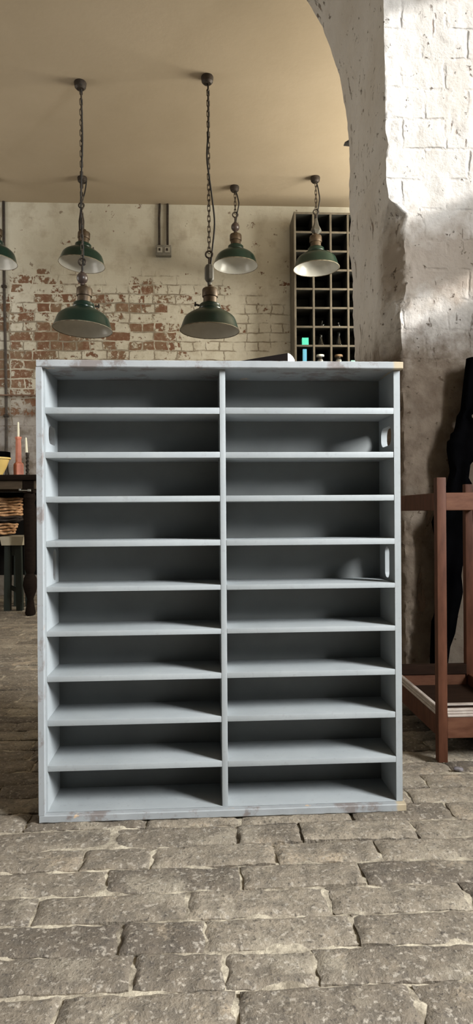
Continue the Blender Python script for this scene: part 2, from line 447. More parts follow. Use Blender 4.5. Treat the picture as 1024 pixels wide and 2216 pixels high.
# right-hand wall: window openings, plus two added slits that shape the pier light
OPEN = [(-1.15, .30, 1.25, 2.95), (1.25, 2.1, 2.115, 2.235), (1.25, 2.1, 2.42, 3.05), (3.35, 4.85, 1.75, 2.95)]
def build_wall_right():
    ys = sorted({-1.6, YW + .2, *[o[0] for o in OPEN], *[o[1] for o in OPEN]})
    zs = sorted({-.03, ZC + .12, *[o[2] for o in OPEN], *[o[3] for o in OPEN]})
    bm = B()
    for y0, y1 in zip(ys, ys[1:]):
        for z0, z1 in zip(zs, zs[1:]):
            yc, zc = (y0 + y1) / 2, (z0 + z1) / 2
            if any(o[0] < yc < o[1] and o[2] < zc < o[3] for o in OPEN): continue
            add_box(bm, (XR, y0, z0), (XR + .1, y1, z1))
    add_box(bm, (XR + .1, OPEN[0][1] + .001, -.03), (XR + .95, OPEN[0][1] + .28, ZC + .12))  # jambs added outside to keep window light off the pier
    add_box(bm, (XR + .1, OPEN[0][0] - .28, -.03), (XR + .95, OPEN[0][0] - .001, ZC + .12))
    struct('wall_right', bm, PLAIN, 'limewashed side wall with window openings, added light slits and blocking jambs', 'wall')
build_wall_right()
def window(n, o, nv, nh):
    y0, y1, z0, z1 = o; bm = B(); t = .04; x0, x1 = XR + .03, XR + .07
    for a, b in (((x0, y0, z0), (x1, y0 + t, z1)), ((x0, y1 - t, z0), (x1, y1, z1)), ((x0, y0 + t, z0), (x1, y1 - t, z0 + t)), ((x0, y0 + t, z1 - t), (x1, y1 - t, z1))):
        add_box(bm, a, b)
    for k in range(1, nv):
        yy = y0 + (y1 - y0) * k / nv; add_box(bm, (x0 + .005, yy - .012, z0 + t), (x1 - .005, yy + .012, z1 - t))
    for k in range(1, nh):
        zz = z0 + (z1 - z0) * k / nh; add_box(bm, (x0 + .008, y0 + t, zz - .012), (x1 - .008, y1 - t, zz + .012))
    struct('window_%d' % n, bm, IRON, 'iron framed window opening in the side wall', 'window')
window(1, OPEN[0], 3, 4); window(2, OPEN[3], 3, 4)

# the whitewashed pier at the right, with its reveal and broken arris
YP, TP = 2.35, .60
def build_pier():
    bm = B()
    back_tab = [(-200, 560), (-75, 620), (0, 668), (50, 698), (100, 718), (150, 733), (197, 742), (240, 750), (270, 754), (300, 757), (440, 757), (470, 760), (500, 756), (540, 757), (565, 763), (600, 765), (700, 766), (780, 767), (1500, 772)]
    a1_tab = [(-200, 826), (197, 833), (290, 834), (303, 839), (318, 840), (330, 835), (390, 835), (428, 842), (462, 828), (1500, 834)]
    a2_tab = [(-200, 827), (197, 834), (290, 835), (303, 840), (318, 841), (330, 836), (390, 836), (432, 843), (462, 880), (500, 874), (560, 878), (600, 880), (640, 876), (680, 866), (720, 868), (780, 872), (1500, 880)]
    nz = 230; cols = None; prev = None
    zs = [-.03 + (ZC + .03) * k / nz for k in range(nz + 1)]
    for z in zs:
        pyf = 1106 - (z - CAMH) * F / (YP + .03); pyb = 1107 - (z - CAMH) * F / (YP + TP)
        xb = Y(interp(back_tab, pyb), pyb, YP + TP).x
        cham = max(0, min(1, (pyf - 430) / 32.0))
        ya1 = YP + .006 + .085 * cham
        xa1 = Y(interp(a1_tab, pyf), pyf, ya1).x
        xa2 = Y(interp(a2_tab, pyf), pyf, YP).x
        pts = []
        for k in range(30): t = k / 30; pts.append((xb + (xa1 - xb) * t, YP + TP + (ya1 - YP - TP) * t))
        for k in range(8): t = k / 8; pts.append((xa1 + (xa2 - xa1) * t, ya1 + (YP - ya1) * t))
        for k in range(60): pts.append((xa2 + .0085 * k, YP))
        xe = xa2 + .0085 * 60
        for k in range(1, 9): pts.append((xe + (XR - xe) * k / 8, YP))
        row = []
        for i, (x, y) in enumerate(pts):
            n1 = noise.fractal(Vector((x * 5, y * 5, z * 5)), .8, 2, 4); n2 = noise.fractal(Vector((x * 26 + 5, y * 26, z * 26)), .7, 2, 3)
            d = .006 * n1 + .0022 * n2
            if 26 < i < 42: d += (.004 + .006 * cham) * noise.fractal(Vector((x * 40, y * 40 + 3, z * 38)), .8, 2, 3)
            if i < 30: x -= d; y += 0
            elif i < 38: x -= d * .7; y -= d * .7
            else: y -= d
            row.append(bm.verts.new((min(x, XR), y, z)))
        bk = bm.verts.new((XR, YP + TP, z))
        row.append(bk)
        if prev:
            for i in range(len(row) - 1): bm.faces.new((prev[i], prev[i + 1], row[i + 1], row[i]))
            bm.faces.new((prev[-1], prev[0], row[0], row[-1]))
        prev = row
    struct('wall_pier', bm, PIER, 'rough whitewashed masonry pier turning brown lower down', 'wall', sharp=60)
build_pier()
bm = B()                                     # small grey plate poking out behind the pier
p = Y(757, 305, YP + TP)
add_prism(bm, [(p.x - .022, YP + TP + .004, p.z - .004), (p.x + .02, YP + TP + .004, p.z + .022), (p.x + .02, YP + TP + .004, p.z - .008)], (0, .03, 0))
struct('metal_plate_1', bm, GREYM, 'small grey metal corner sticking out from the far edge of the pier', 'plate')

# ------------------------------------------------------------------ the pigeonhole cabinet
gl = G(84, 1783); gr_ = G(880, 1756.5)
ud = (gr_ - gl); W = ud.length; cyaw = math.atan2(ud.y, ud.x)
CABM = Matrix.Translation(gl) @ Matrix.Rotation(cyaw, 4, 'Z'); CABI = CABM.inverted()
co_ = CABI @ CO
def cv(px, py, v):                           # sight line on the cabinet's plane at depth v -> (u, z)
    r = CABI.to_3x3() @ ray(px, py); t = (v - co_.y) / r.y; q = co_ + r * t; return q.x, q.z
def cu(px, py, u):
    r = CABI.to_3x3() @ ray(px, py); t = (u - co_.x) / r.x; q = co_ + r * t; return q.y, q.z
H = cv(80, 777.5, 0)[1]
cab = thing('pigeonhole_cabinet', 'large pale grey painted pigeonhole cabinet of twenty open slots standing on the brick floor', 'cabinet', gl, cyaw)
LIP = .0145; D = LIP + .122; TL = .0118; TI = .0040
u_in = TL + TI
uR0 = cv(854, 1100, LIP)[0]; uR1 = cv(867.5, 1100, LIP)[0]
ud0 = cv(477, 1108, LIP)[0]; ud1 = cv(489.5, 1108, LIP)[0]
ztop = cv(450, 796, 0)[1]; zbase = .0165
tops = [881, 978.4, 1075, 1172, 1271, 1367, 1463.6, 1560, 1658]
bots = [895, 991.5, 1088, 1185, 1282, 1378.5, 1476, 1573, 1671]
zt = [cv(100, y, LIP)[1] for y in tops]; zb = [cv(100, y, LIP)[1] for y in bots]
zsurf = cv(100, 1757, LIP)[1]
def rbox(a, b, bev=.0012): bm = B(); add_box(bm, a, b, bev, seg=2); return bm
def edged(a, b):                             # oak front edge, other faces coloured dark as recess shade
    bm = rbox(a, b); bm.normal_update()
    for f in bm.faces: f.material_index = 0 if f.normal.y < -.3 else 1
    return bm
def rough_board(a, b, n, amp):               # long board with knocked edges, cut into n lengths along x or z
    bm = B(); a = Vector(a); b = Vector(b); s = b - a
    ax = 0 if s.x > s.z else 2
    t = bmesh.new(); prev = None
    bev = .0018
    o1, o2 = (1, 2) if ax == 0 else (0, 1)
    for k in range(n + 1):
        f = k / n; ring = []
        prof = [(0, bev), (bev, 0), (s[o1] - bev, 0), (s[o1], bev), (s[o1], s[o2] - bev), (s[o1] - bev, s[o2]), (bev, s[o2]), (0, s[o2] - bev)]
        for q, (p1, p2) in enumerate(prof):
            c = Vector((0, 0, 0)); c[ax] = a[ax] + s[ax] * f
            nn = noise.fractal(Vector((f * s[ax] * 30, q // 2 * 3.1, a.x * 9 + a.z * 5)), .8, 2, 4) * amp
            c[o1] = a[o1] + p1 + (abs(nn) if p1 < bev * 1.5 else -abs(nn)) * .8
            c[o2] = a[o2] + p2 + (abs(nn) if p2 < bev * 1.5 else -abs(nn)) * .5
            ring.append(t.verts.new(c))
        if prev:
            for q in range(8): t.faces.new((prev[q], prev[(q + 1) % 8], ring[(q + 1) % 8], ring[q]))
        else: t.faces.new(ring)
        prev = ring
    t.faces.new(prev); join(bm, t, 0); return bm
uTop = cv(873, 790, 0)[0]
obj('top_board', rough_board((.001, 0, ztop), (uTop, D + .006, H), 90, .0016), WORN, cab)
obj('base_board', rough_board((.001, 0, 0), (W, D + .006, zbase), 90, .0016), WORN, cab)
# hand holes, as read on each side's inner face
def rrect(v0, z0, v1, z1, r, n=6):
    out = []
    for cx, cz, a0 in ((v1 - r, z1 - r, 0), (v0 + r, z1 - r, 90), (v0 + r, z0 + r, 180), (v1 - r, z0 + r, 270)):
        for k in range(n + 1):
            a = R(a0 + 90 * k / n); out.append((cx + r * math.cos(a), cz + r * math.sin(a)))
    return out
def hole(px0, py0, px1, py1, u):
    va, za = cu(px0, py0, u); vb, zb_ = cu(px1, py1, u)
    v0, v1 = sorted((va, vb)); z0, z1 = sorted((za, zb_))
    return v0, z0, v1, z1
hl = [(LIP + .030, cv(100, 962, .07)[1], LIP + .098, cv(100, 923, .07)[1]), (LIP + .064, cv(100, 1256, .09)[1], LIP + .096, cv(100, 1189, .09)[1])]
hr1 = hole(825, 930, 847, 962, uR0); hr2 = hole(833.5, 1182, 843, 1251, uR0)
def side(name, u0, u1, v0, holes, m, z0, z1):
    bm = B(); loops = [[(v0, z0), (D, z0), (D, z1), (v0, z1)]]
    for h in holes: loops.append(rrect(*h, min(h[2] - h[0], h[3] - h[1]) * .42))
    panel_holes(bm, loops, lambda a, b: Vector((u0, a, b)), (u1 - u0, 0, 0))
    return obj(name, bm, m, cab)
side('side_board', 0, TL, 0, hl, WORN, zbase, ztop)
side('side_lining', TL, u_in, LIP, hl, PAINT, zsurf, ztop)
side('side_board', uR0, uR1, LIP, [hr1, hr2], PAINT, zsurf - .001, ztop)
obj('back_panel', rbox((u_in, D - .004, zbase), (uR0, D + .004, ztop), .0006), basic('shaded_grey_board', (.125, .131, .128), (.15, .158, .154), 8, .65), cab)  # grey board, coloured darker to deepen the shade inside the slots
obj('bottom_panel', rbox((u_in - .004, LIP, zbase), (uR1, D - .004, zsurf), .0008), PAINT, cab)
obj('divider', rbox((ud0, LIP, zsurf), (ud1, D - .004, ztop)), PAINT, cab)
for k in range(9):
    for (a, b) in ((u_in, ud0), (ud1, uR0)):
        s = random.gauss(0, .0004)
        obj('shelf', rbox((a, LIP + random.uniform(-.0006, .0010), zb[k] + s), (b, D - .004, zt[k] + s)), PAINT, cab)

# black wedge with a white end lying on top
a0 = cv(456, 782, .05); a1 = cv(623, 764, .05); a2 = cv(638, 772, .05)
wl = thing('wedge_board', 'long black tapering wedge with a bright white end lying on top of the grey cabinet', 'wedge', CABM @ Vector(((a0[0] + a2[0]) / 2, .05, H)), cyaw)
xo = (a0[0] + a2[0]) / 2; hz = a1[1] - H
bm = B(); add_prism(bm, [(a0[0] - xo, 0, 0), (a1[0] - xo, 0, 0), (a1[0] - xo, 0, hz), (a0[0] - xo + .01, 0, .0015)], (0, .06, 0)); obj('wedge_body', bm, EBONY, wl)
bm = B(); e0 = a1[0] - xo; e1 = a2[0] - xo
add_prism(bm, [(e0, 0, 0), (e1, 0, 0), (e1, 0, hz * .48), (e0 + (e1 - e0) * .75, 0, hz * .72), (e0 + (e1 - e0) * .35, 0, hz * .92), (e0, 0, hz)], (0, .06, 0)); tag(obj('end_block', bm, PAPER, wl), 'white end')

# ------------------------------------------------------------------ pendant lamps
LR = .17
def lamp_lower(root, top, insul, tilt, spin, screw):
    # everything below the chain; local origin = rim centre; returns nothing
    rot = (tilt[0], tilt[1], spin)
    k = LR
    outer = [(1.0, 0), (1.012, .012), (1.0, .03), (.955, .13), (.89, .33), (.85, .42), (.79, .49), (.68, .57), (.54, .65), (.42, .71), (.37, .735)]
    inner = [(.36, .72), (.42, .69), (.54, .63), (.675, .55), (.775, .475), (.835, .405), (.875, .32), (.94, .12), (.985, .02), (1.0, 0)]
    bm = B()
    prof = [(r * k, z * k) for r, z in outer + inner]
    add_lathe(bm, prof, seg=56, mi=lambda i: 2 if i < 2 or i > 18 else (0 if i < 10 else 1), caps=False)
    bmesh.ops.remove_doubles(bm, verts=list(bm.verts), dist=1e-5)
    sh = obj('lamp_shade', bm, [GREEN, WHITE, RIMM], root, rot=rot)
    bm = B(); add_lathe(bm, [(r * k, z * k) for r, z in [(.30, .70), (.375, .72), (.38, .76), (.355, .80), (.35, .88), (.31, .92), (.24, .93)]], seg=36); obj('gallery', bm, GREEN, root, rot=rot)
    bm = B(); add_lathe(bm, [(r * k, z * k) for r, z in [(.225, .90), (.23, 1.0), (.225, 1.14), (.26, 1.15), (.268, 1.18), (.268, 1.38), (.25, 1.42), (.17, 1.46), (.09, 1.49), (.075, 1.55)]], seg=32); obj('lamp_holder', bm, BRASS, root, rot=rot)
    bm = B()
    a = screw
    add_tube(bm, [(.36 * k * math.cos(a), .36 * k * math.sin(a), .84 * k), (.53 * k * math.cos(a), .53 * k * math.sin(a), .87 * k)], .006)
    add_tube(bm, [(.50 * k * math.cos(a), .50 * k * math.sin(a), .80 * k), (.50 * k * math.cos(a), .50 * k * math.sin(a), .94 * k)], .005)
    obj('thumb_screw', bm, IRON, root, rot=rot)
    zt_ = 1.55 * k
    if insul == 'ball':
        bm = B(); pr = [(.075 * k, 1.52 * k)] + [(max(.07, .19 * math.sin(PI * i / 12)) * k, (1.76 - .20 * math.cos(PI * i / 12)) * k) for i in range(1, 12)] + [(.07 * k, 1.98 * k)]
        add_lathe(bm, pr, seg=24); obj('insulator', bm, INSUL, root); zt_ = 1.97 * k
    elif insul == 'barrel':
        bm = B(); add_lathe(bm, [(r * k, z * k) for r, z in [(.06, 1.50), (.07, 1.64), (.12, 1.68), (.155, 1.76), (.155, 2.14), (.12, 2.22), (.06, 2.25)]], seg=8); obj('insulator', bm, INSUL2, root); zt_ = 2.24 * k
    elif insul == 'cone':
        bm = B(); add_lathe(bm, [(r * k, z * k) for r, z in [(.07, 1.50), (.16, 1.58), (.24, 1.66), (.22, 1.74), (.12, 1.92), (.06, 2.2)]], seg=6); obj('insulator', bm, INSUL2, root); zt_ = 2.15 * k
    else:
        bm = B(); add_lathe(bm, [(.02, 1.5 * k), (.022, 1.9 * k), (.012, 2.3 * k)], seg=10); obj('cord_grip', bm, IRON, root); zt_ = 2.25 * k
    # hook or shackle
    bm = B(); r_ = .020; z0 = zt_ - .004
    add_tube(bm, [(0, 0, z0), (0, 0, z0 + .045)], .0065)
    add_tube(bm, [(r_ * math.sin(t), 0, z0 + .062 - r_ * math.cos(t)) for t in [2 * PI * i / 16 for i in range(16)]], .005, closed=True)
    obj('shackle', bm, IRON, root)
    zc = z0 + .075
    # chain
    bm = B(); z = zc; i = 0; ll = .030
    while z < top - .012:
        t = bmesh.new(); n = 12; pts = []
        for q in range(n):
            ang = 2 * PI * q / n; px_ = .0078 * math.cos(ang); pz = .0078 * math.sin(ang) + (.0125 if math.sin(ang) > 0 else -.0125)
            pts.append((px_, 0, pz))
        add_tube(t, pts, .0025, seg=5, closed=True)
        join(bm, t, 0, Matrix.Translation((0, 0, z + .012)) @ Matrix.Rotation(PI / 2 * (i % 2) + .35, 4, 'Z'))
        z += ll; i += 1
    obj('chain', bm, CHAIN, root)
    return zc
def cord(root, z0, top, sway, dx):
    bm = B(); pts = []
    n = 40
    for i in range(n + 1):
        f = i / n
        o = interp(sway, f)
        pts.append((o + dx * f, -.004 + .006 * math.sin(f * 9), z0 + (top - z0) * f))
    # smooth the sway
    for _ in range(4):
        pts = [pts[0]] + [tuple((pts[i - 1][c] + 2 * pts[i][c] + pts[i + 1][c]) / 4 for c in range(3)) for i in range(1, n)] + [pts[-1]]
    add_tube(bm, pts, .0048, seg=8); obj('cord', bm, CORD, root)
LAMPS = 'green enamel pendant lamps'
def lamp(label, px, py, d, insul, tilt, spin, screw, sway, dx=0.0, mount=True):
    p = P(px, py, d); root = thing('pendant_lamp', label, 'lamp', p, 0, LAMPS)
    top = ZC - p.z
    zc = lamp_lower(root, top, insul, tilt, spin, screw)
    cord(root, 1.5 * LR + .05, top - .02, sway, dx)
    bm = B(); add_lathe(bm, [(.0, 0), (.034, 0), (.036, -.006), (.032, -.030), (.022, -.040), (.0, -.042)][::-1], (dx * .6 - .004, 0, top), seg=20)
    add_tube(bm, [(0, 0, top - .032), (0, 0, top - .012)], .007)
    obj('ceiling_rose', bm, IRON, root)
    return root
lamp('green enamel pendant lamp on a long chain, low in front at left', 179, 714, 3.74, 'ball', (R(0), R(3), 0), .4, R(-15), [(0, 0), (.12, .008), (.35, -.006), (.7, .008), (1, 0)])
lamp('green enamel pendant lamp with a long grey insulator, hanging in front by the cabinet middle', 454, 717, 3.70, 'barrel', (R(0), R(1), 0), 0, R(190), [(0, 0), (.10, .012), (.28, .036), (.45, .012), (.6, -.012), (.8, .004), (1, 0)])
lamp('green enamel pendant lamp with chipped white inside, hanging behind the lower left one', 177, 573, 4.80, 'plain', (R(0), R(4.5), 0), .2, R(30), [(0, 0), (.3, -.014), (.7, .012), (1, .02)], .02)
lamp('green enamel pendant lamp with a round brown ball above, hanging nearest the electrical socket', 510, 576, 4.95, 'ball', (R(0), R(1), 0), .9, R(20), [(0, 0), (.3, .012), (.6, .030), (.85, .016), (1, 0)], -.0)
lamp('green enamel pendant lamp hanging in front of the dark wooden rack', 685, 582, 4.82, 'cone', (R(0), R(-1.5), 0), .5, R(20), [(0, 0), (.3, .01), (.6, .028), (.85, .016), (1, 0)], -.0)
lamp('green enamel pendant lamp cut off by the photo left edge', -14, 566, 4.80, 'ball', (R(0), R(5), 0), .1, R(90), [(0, 0), (.5, .02), (1, 0)])

# ------------------------------------------------------------------ tall rack of pigeonholes on the back wall
YR = 5.0
xcols = [Y(639, 600, YR).x, Y(679, 600, YR).x, Y(716.5, 600, YR).x, Y(754, 600, YR).x, Y(791.5, 600, YR).x, Y(829, 600, YR).x]
zrow0 = Y(690, 461, YR).z; pitch_z = (Y(690, 461, YR).z - Y(690, 748, YR).z) / 7
rack = thing('pigeonhole_rack', 'tall dark weathered wooden rack of square pigeonholes against the back wall', 'rack', ((xcols[0] + xcols[-1]) / 2, YR, 0))
rx = rack.location.x
nrow = int((zrow0 - .05) / pitch_z)
zrows = [zrow0 - pitch_z * k for k in range(nrow + 1)]
TB = .016
for i, x in enumerate(xcols):
    end = i in (0, len(xcols) - 1)
    obj('side_board' if end else 'upright', (rbox if i == 0 else edged)((x - rx - TB / 2, 0 if end else .003, 0), (x - rx + TB / 2, .235, zrow0 + TB / 2 if end else zrow0 - TB / 2)), [OAK, RACKSHADE], rack)
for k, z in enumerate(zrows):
    obj('top_board' if k == 0 else 'shelf', edged((xcols[0] - rx + TB / 2, .005, z - TB / 2), (xcols[-1] - rx - TB / 2, .235, z + TB / 2)), [OAK, RACKSHADE], rack)
obj('back_panel', rbox((xcols[0] - rx - TB / 2, .235, 0), (xcols[-1] - rx + TB / 2, .246, zrow0 + TB / 2)), RACKSHADE, rack)

def on_rack(px, row, dy=.05):
    return Vector((Y(px, 740, YR + dy).x, YR + dy, zrows[row] + TB / 2 + .0002))
def small(name, bm, m, label, cat, loc, group=None):
    o = obj(name, bm, m, loc=loc); return tag(o, label, cat, group)
def flask(r, h, loc, label, name='glass_flask'):
    prof = [(0, .0005), (r * .92, .0005), (r, .004), (r * .98, .010), (r * .62, h * .40), (r * .36, h * .66), (r * .30, h * .74), (r * .30, h * .93), (r * .40, h)]
    inn = [(r * .34, h - .001), (r * .24, h * .92), (r * .24, h * .74), (r * .30, h * .66), (r * .56, h * .40), (r * .90, .012), (r * .85, .006), (0, .006)]
    bm = B(); add_lathe(bm, prof + inn, seg=28, caps=False); small(name, bm, GLASS, label, 'flask', loc)
def bottle(r, h, loc, label):
    prof = [(0, .0005), (r * .9, .0005), (r, .003), (r, h * .35), (r * .5, h * .55), (r * .45, h * .85), (r * 1.0, h)]
    inn = [(r * .9, h), (r * .35, h * .84), (r * .4, h * .55), (r * .86, h * .35), (r * .86, .006), (0, .006)]
    bm = B(); add_lathe(bm, prof + inn, seg=24, caps=False); small('glass_bottle', bm, GLASS, label, 'bottle', loc)
bottle(.020, .058, on_rack(698, 6), 'small clear glass bottle in the rack directly above the shorter conical flask')
bottle(.017, .048, on_rack(733, 6), 'small clear glass bottle in the rack directly above the taller conical flask')
flask(.036, .092, on_rack(695, 7), 'shorter clear conical glass flask in the rack beside the teal box slot')
flask(.034, .108, on_rack(734, 7), 'taller slim clear conical glass flask in the rack near the pier')
bm = B(); add_box(bm, (-.026, -.02, 0), (.026, .02, .056), .001); small('teal_box', bm, TEAL, 'bright teal box in the rack above the blue packet', 'box', on_rack(660, 7, .03))
bm = B(); add_box(bm, (-.0155, -.015, 0), (.0155, .015, .116), .001); small('blue_packet', bm, BLUE, 'narrow upright blue packet in the rack below the teal box', 'packet', on_rack(659, 8, .03))
def jar(loc, label, lid_m, lid_label):
    t = thing('glass_jar', label, 'jar', loc)
    bm = B(); add_lathe(bm, [(0, .0005), (.026, .0005), (.030, .004), (.030, .046), (.024, .056), (.024, .062), (.021, .062), (.021, .055), (.027, .045), (.027, .006), (0, .005)], seg=28, caps=False); obj('jar_body', bm, GLASS, t)
    bm = B(); add_lathe(bm, [(0, .0625), (.030, .0625), (.032, .066), (.032, .076), (.029, .079), (0, .079)], seg=28, caps=False); tag(obj('lid', bm, lid_m, t), lid_label)
    bm = B(); add_lathe(bm, [(0, .0075), (.024, .0075), (.0245, .036), (.012, .043), (0, .044)], seg=24, caps=False); obj('contents', bm, PAPER, t)
jar(on_rack(693, 8), 'glass jar with a white lid in the lowest visible row of the rack', PAPER, 'white lid')
jar(on_rack(733, 8), 'glass jar of white contents with a cork lid in the rack by the pier', CORK, 'cork lid')
bm = B(); add_box(bm, (-.02, -.015, 0), (.02, .015, .030), .001); small('pale_teal_box', bm, basic('pale_teal_card', (.30, .55, .50), None, rough=.6), 'low pale teal box in the rack, half hidden by the pier', 'box', on_rack(764, 8, .03))

# ------------------------------------------------------------------ fittings on the back wall
def wall_pipe(name, pts, r, m, label, cat='pipe', clips=()):
    root = thing(name, label, cat, pts[0])
    o0 = Vector(pts[0])
    bm = B(); add_tube(bm, [Vector(p) - o0 for p in pts], r, 10); obj('pipe', bm, m, root)
    for c in clips:
        bm = B(); q = Vector(c) - o0; add_box(bm, q + Vector((-.02, -r - .003, -.010)), q + Vector((.02, r, .010)), .002); obj('clip', bm, m, root)
r_ = .011
pt = [Y(8, 440, YW - r_), Y(9, 620, YW - r_), Y(12, 760, YW - r_), Y(14, 900, YW - r_), Y(14.5, 1060, YW - r_)]
pt[0].z = ZC
wall_pipe('wall_conduit', pt, r_, IRON, 'black vertical pipe running down the far left of the brick wall', clips=[pt[1], pt[3]])
a, b = Y(-40, 855, YW - .008 - .024), Y(300, 857, YW - .008 - .024)
wall_pipe('wall_pipe', [a, b], .007, RUSTP, 'thin rusty horizontal pipe crossing the brick wall behind the candles')
# double socket with two conduits
sc = Y(354.5, 546, YW); sk = thing('electrical_socket', 'grey metal double socket box on the limewashed wall with two conduits above', 'socket', (sc.x, YW, sc.z))
bm = B(); add_box(bm, (-.062, -.045, -.042), (.062, 0, .042), .004, seg=2); obj('socket_box', bm, STEEL, sk)
for sx in (-1, 1):
    bm = B(); add_box(bm, (sx * .030 - .020, -.050, -.020), (sx * .030 + .020, -.044, .022), .002)
    pl_ = obj('switch_plate', bm, basic('pale_switch', (.42, .40, .35), None, rough=.5), sk)
    bm = B(); add_box(bm, (sx * .030 - .007, -.056, -.008), (sx * .030 + .007, -.049, .012), .002); obj('switch_toggle', bm, IRON, pl_)
    ptop = Y(354.5 + sx * 8.5, 443, YW - .012); zt_ = ZC - sc.z
    bm = B(); add_tube(bm, [(sx * .033, -.018, .04), (sx * .033, -.014, .2), (sx * .034, -.012, zt_ - .12), (ptop.x - sc.x, -.012, zt_ - .02), (ptop.x - sc.x, -.010, zt_)], .0095, 10); obj('conduit', bm, IRON, sk)

# ------------------------------------------------------------------ table at the left with candles
tg = G(66, 1330); YT = tg.y - .06
ztab = Y(40, 1027, YT).z; xr = Y(93, 1030, YT).x; xl = xr - 1.45; yb = YT + .62
tab = thing('side_table', 'long dark wooden table with turned legs against the brick wall at left', 'table', ((xl + xr) / 2, YT, 0))
tx = tab.location.x
th = Y(40, 1027, YT).z - Y(40, 1039, YT).z
bm = B(); add_box(bm, (xl - tx, 0, ztab - th), (xr - tx, yb - YT, ztab), .006, seg=2); obj('tabletop', bm, WALNUT, tab)
za = Y(40, 1058.5, YT + .03).z
for (a, b) in (((xl - tx + .05, .03, za), (xr - tx - .05, .055, ztab - th)), ((xl - tx + .05, yb - YT - .055, za), (xr - tx - .05, yb - YT - .03, ztab - th))):
    bm = B(); add_box(bm, a, b, .002); obj('apron', bm, APRON, tab)
for xx in (xl - tx + .05, xr - tx - .075):
    bm = B(); add_box(bm, (xx, .055, za), (xx + .025, yb - YT - .055, ztab - th), .002); obj('apron', bm, APRON, tab)
LEGP = [(.030, 0), (.034, .01), (.026, .05), (.020, .09), (.036, .13), (.046, .17), (.040, .21), (.024, .235), (.034, .26), (.034, .30), (.036, .45), (.040, .60), (.030, .64), (.040, .67), (.030, .70)]
for xx, yy in ((tg.x - tx, .06), (xl - tx + .10, .06), (tg.x - tx, yb - YT - .06), (xl - tx + .10, yb - YT - .06)):
    bm = B(); kz = (za - .02) / .70
    add_lathe(bm, [(r, z * kz) for r, z in LEGP], (xx, yy, 0), seg=24)
    add_box(bm, (xx - .036, yy - .036, za - .025), (xx + .036, yy + .036, ztab - th), .003)
    obj('leg', bm, WALNUT, tab)
zbk = Y(30, 1243, yb).z
bm = B(); add_box(bm, (xl - tx + .06, yb - YT - .052, zbk), (xr - tx - .06, yb - YT - .034, za - .001), .001); tag(obj('back_panel', bm, basic('black_board', (.008, .007, .006), None, rough=.9, spec=.1), tab), 'black panel below the top')
hp0 = Y(41, 1061, YT + .02); hp1 = Y(67, 1061.5, YT + .02)
bm = B()
add_tube(bm, [(hp0.x - tx, .018, hp0.z), (hp1.x - tx - .02, .016, hp1.z)], .0035)
add_box(bm, (hp1.x - tx - .02, .008, hp1.z - .006), (hp1.x - tx, .034, hp1.z + .008), .002)
add_box(bm, (hp0.x - tx, .012, hp0.z - .002), (hp0.x - tx + .012, .034, hp0.z + .010), .002)
tag(obj('drawer_pull', bm, basic('bright_steel', (.5, .5, .47), None, rough=.35, metal=.8), tab), 'thin bright metal pull')
def item(px, dy): return Vector((Y(px, 1000, YT + dy).x, YT + dy, ztab))
def zat(py, px, dy): return Y(px, py, YT + dy).z - ztab
# terracotta candlestick, square with chamfered corners
def octa(w, c): return [(w - c, -w), (w, -w + c), (w, w - c), (w - c, w), (-w + c, w), (-w, w - c), (-w, -w + c), (-w + c, -w)]
def add_sq(bm, levels, rot=0.0):
    prev = None
    for w, c, z in levels:
        ring = []
        for x, y in octa(w, c):
            ring.append(bm.verts.new((x * math.cos(rot) - y * math.sin(rot), x * math.sin(rot) + y * math.cos(rot), z)))
        if prev:
            for i in range(8): bm.faces.new((prev[i], prev[(i + 1) % 8], ring[(i + 1) % 8], ring[i]))
        else: bm.faces.new(list(reversed(ring)))
        prev = ring
    bm.faces.new(prev)
ps = item(40, .22); st_ = thing('candlestick', 'tall brick red square candlestick with a cream candle on the dark table', 'candlestick', ps)
zz = lambda y: zat(y, 40, .22)
bm = B(); add_sq(bm, [(.0265, .006, 0), (.0265, .006, zz(1006)), (.0245, .008, zz(1003.5)), (.0160, .005, zz(1000)), (.0150, .005, zz(960)), (.0140, .005, zz(953)), (.0175, .004, zz(948)), (.0175, .004, zz(945.5))], R(38)); obj('candlestick_body', bm, TERRA, st_, sharp=12)
bm = B(); add_lathe(bm, [(.0075, zz(945.5) - .004), (.0072, zz(930)), (.0055, zz(914)), (.002, zz(913))], seg=16); obj('candle', bm, CREAM, st_)
ps = item(59.5, .20); st_ = thing('candlestick', 'short black twisted candlestick with a cream candle on the dark table', 'candlestick', ps)
zz2 = lambda y: zat(y, 59, .20)
bm = B(); add_lathe(bm, [(0, 0), (.026, 0), (.027, .004), (.010, .012), (.006, .02)], seg=20, caps=False)
hcol = zz2(988)
for s in (0, PI):
    add_tube(bm, [(.0065 * math.cos(s + t * 4.5 * PI), .0065 * math.sin(s + t * 4.5 * PI), .012 + (hcol - .012) * t) for t in [i / 50 for i in range(51)]], .0055, 8)
add_lathe(bm, [(.004, hcol - .01), (.010, hcol), (.013, zz2(981)), (.013, zz2(979.5)), (0, zz2(979.5))], seg=16, caps=False); obj('candlestick_body', bm, IRON, st_)
bm = B(); add_lathe(bm, [(.0085, zz2(979.5) - .003), (.0075, zz2(965)), (.005, zz2(948)), (.002, zz2(946.5))], seg=16); obj('candle', bm, CREAM, st_, rot=(0, R(-2), 0))
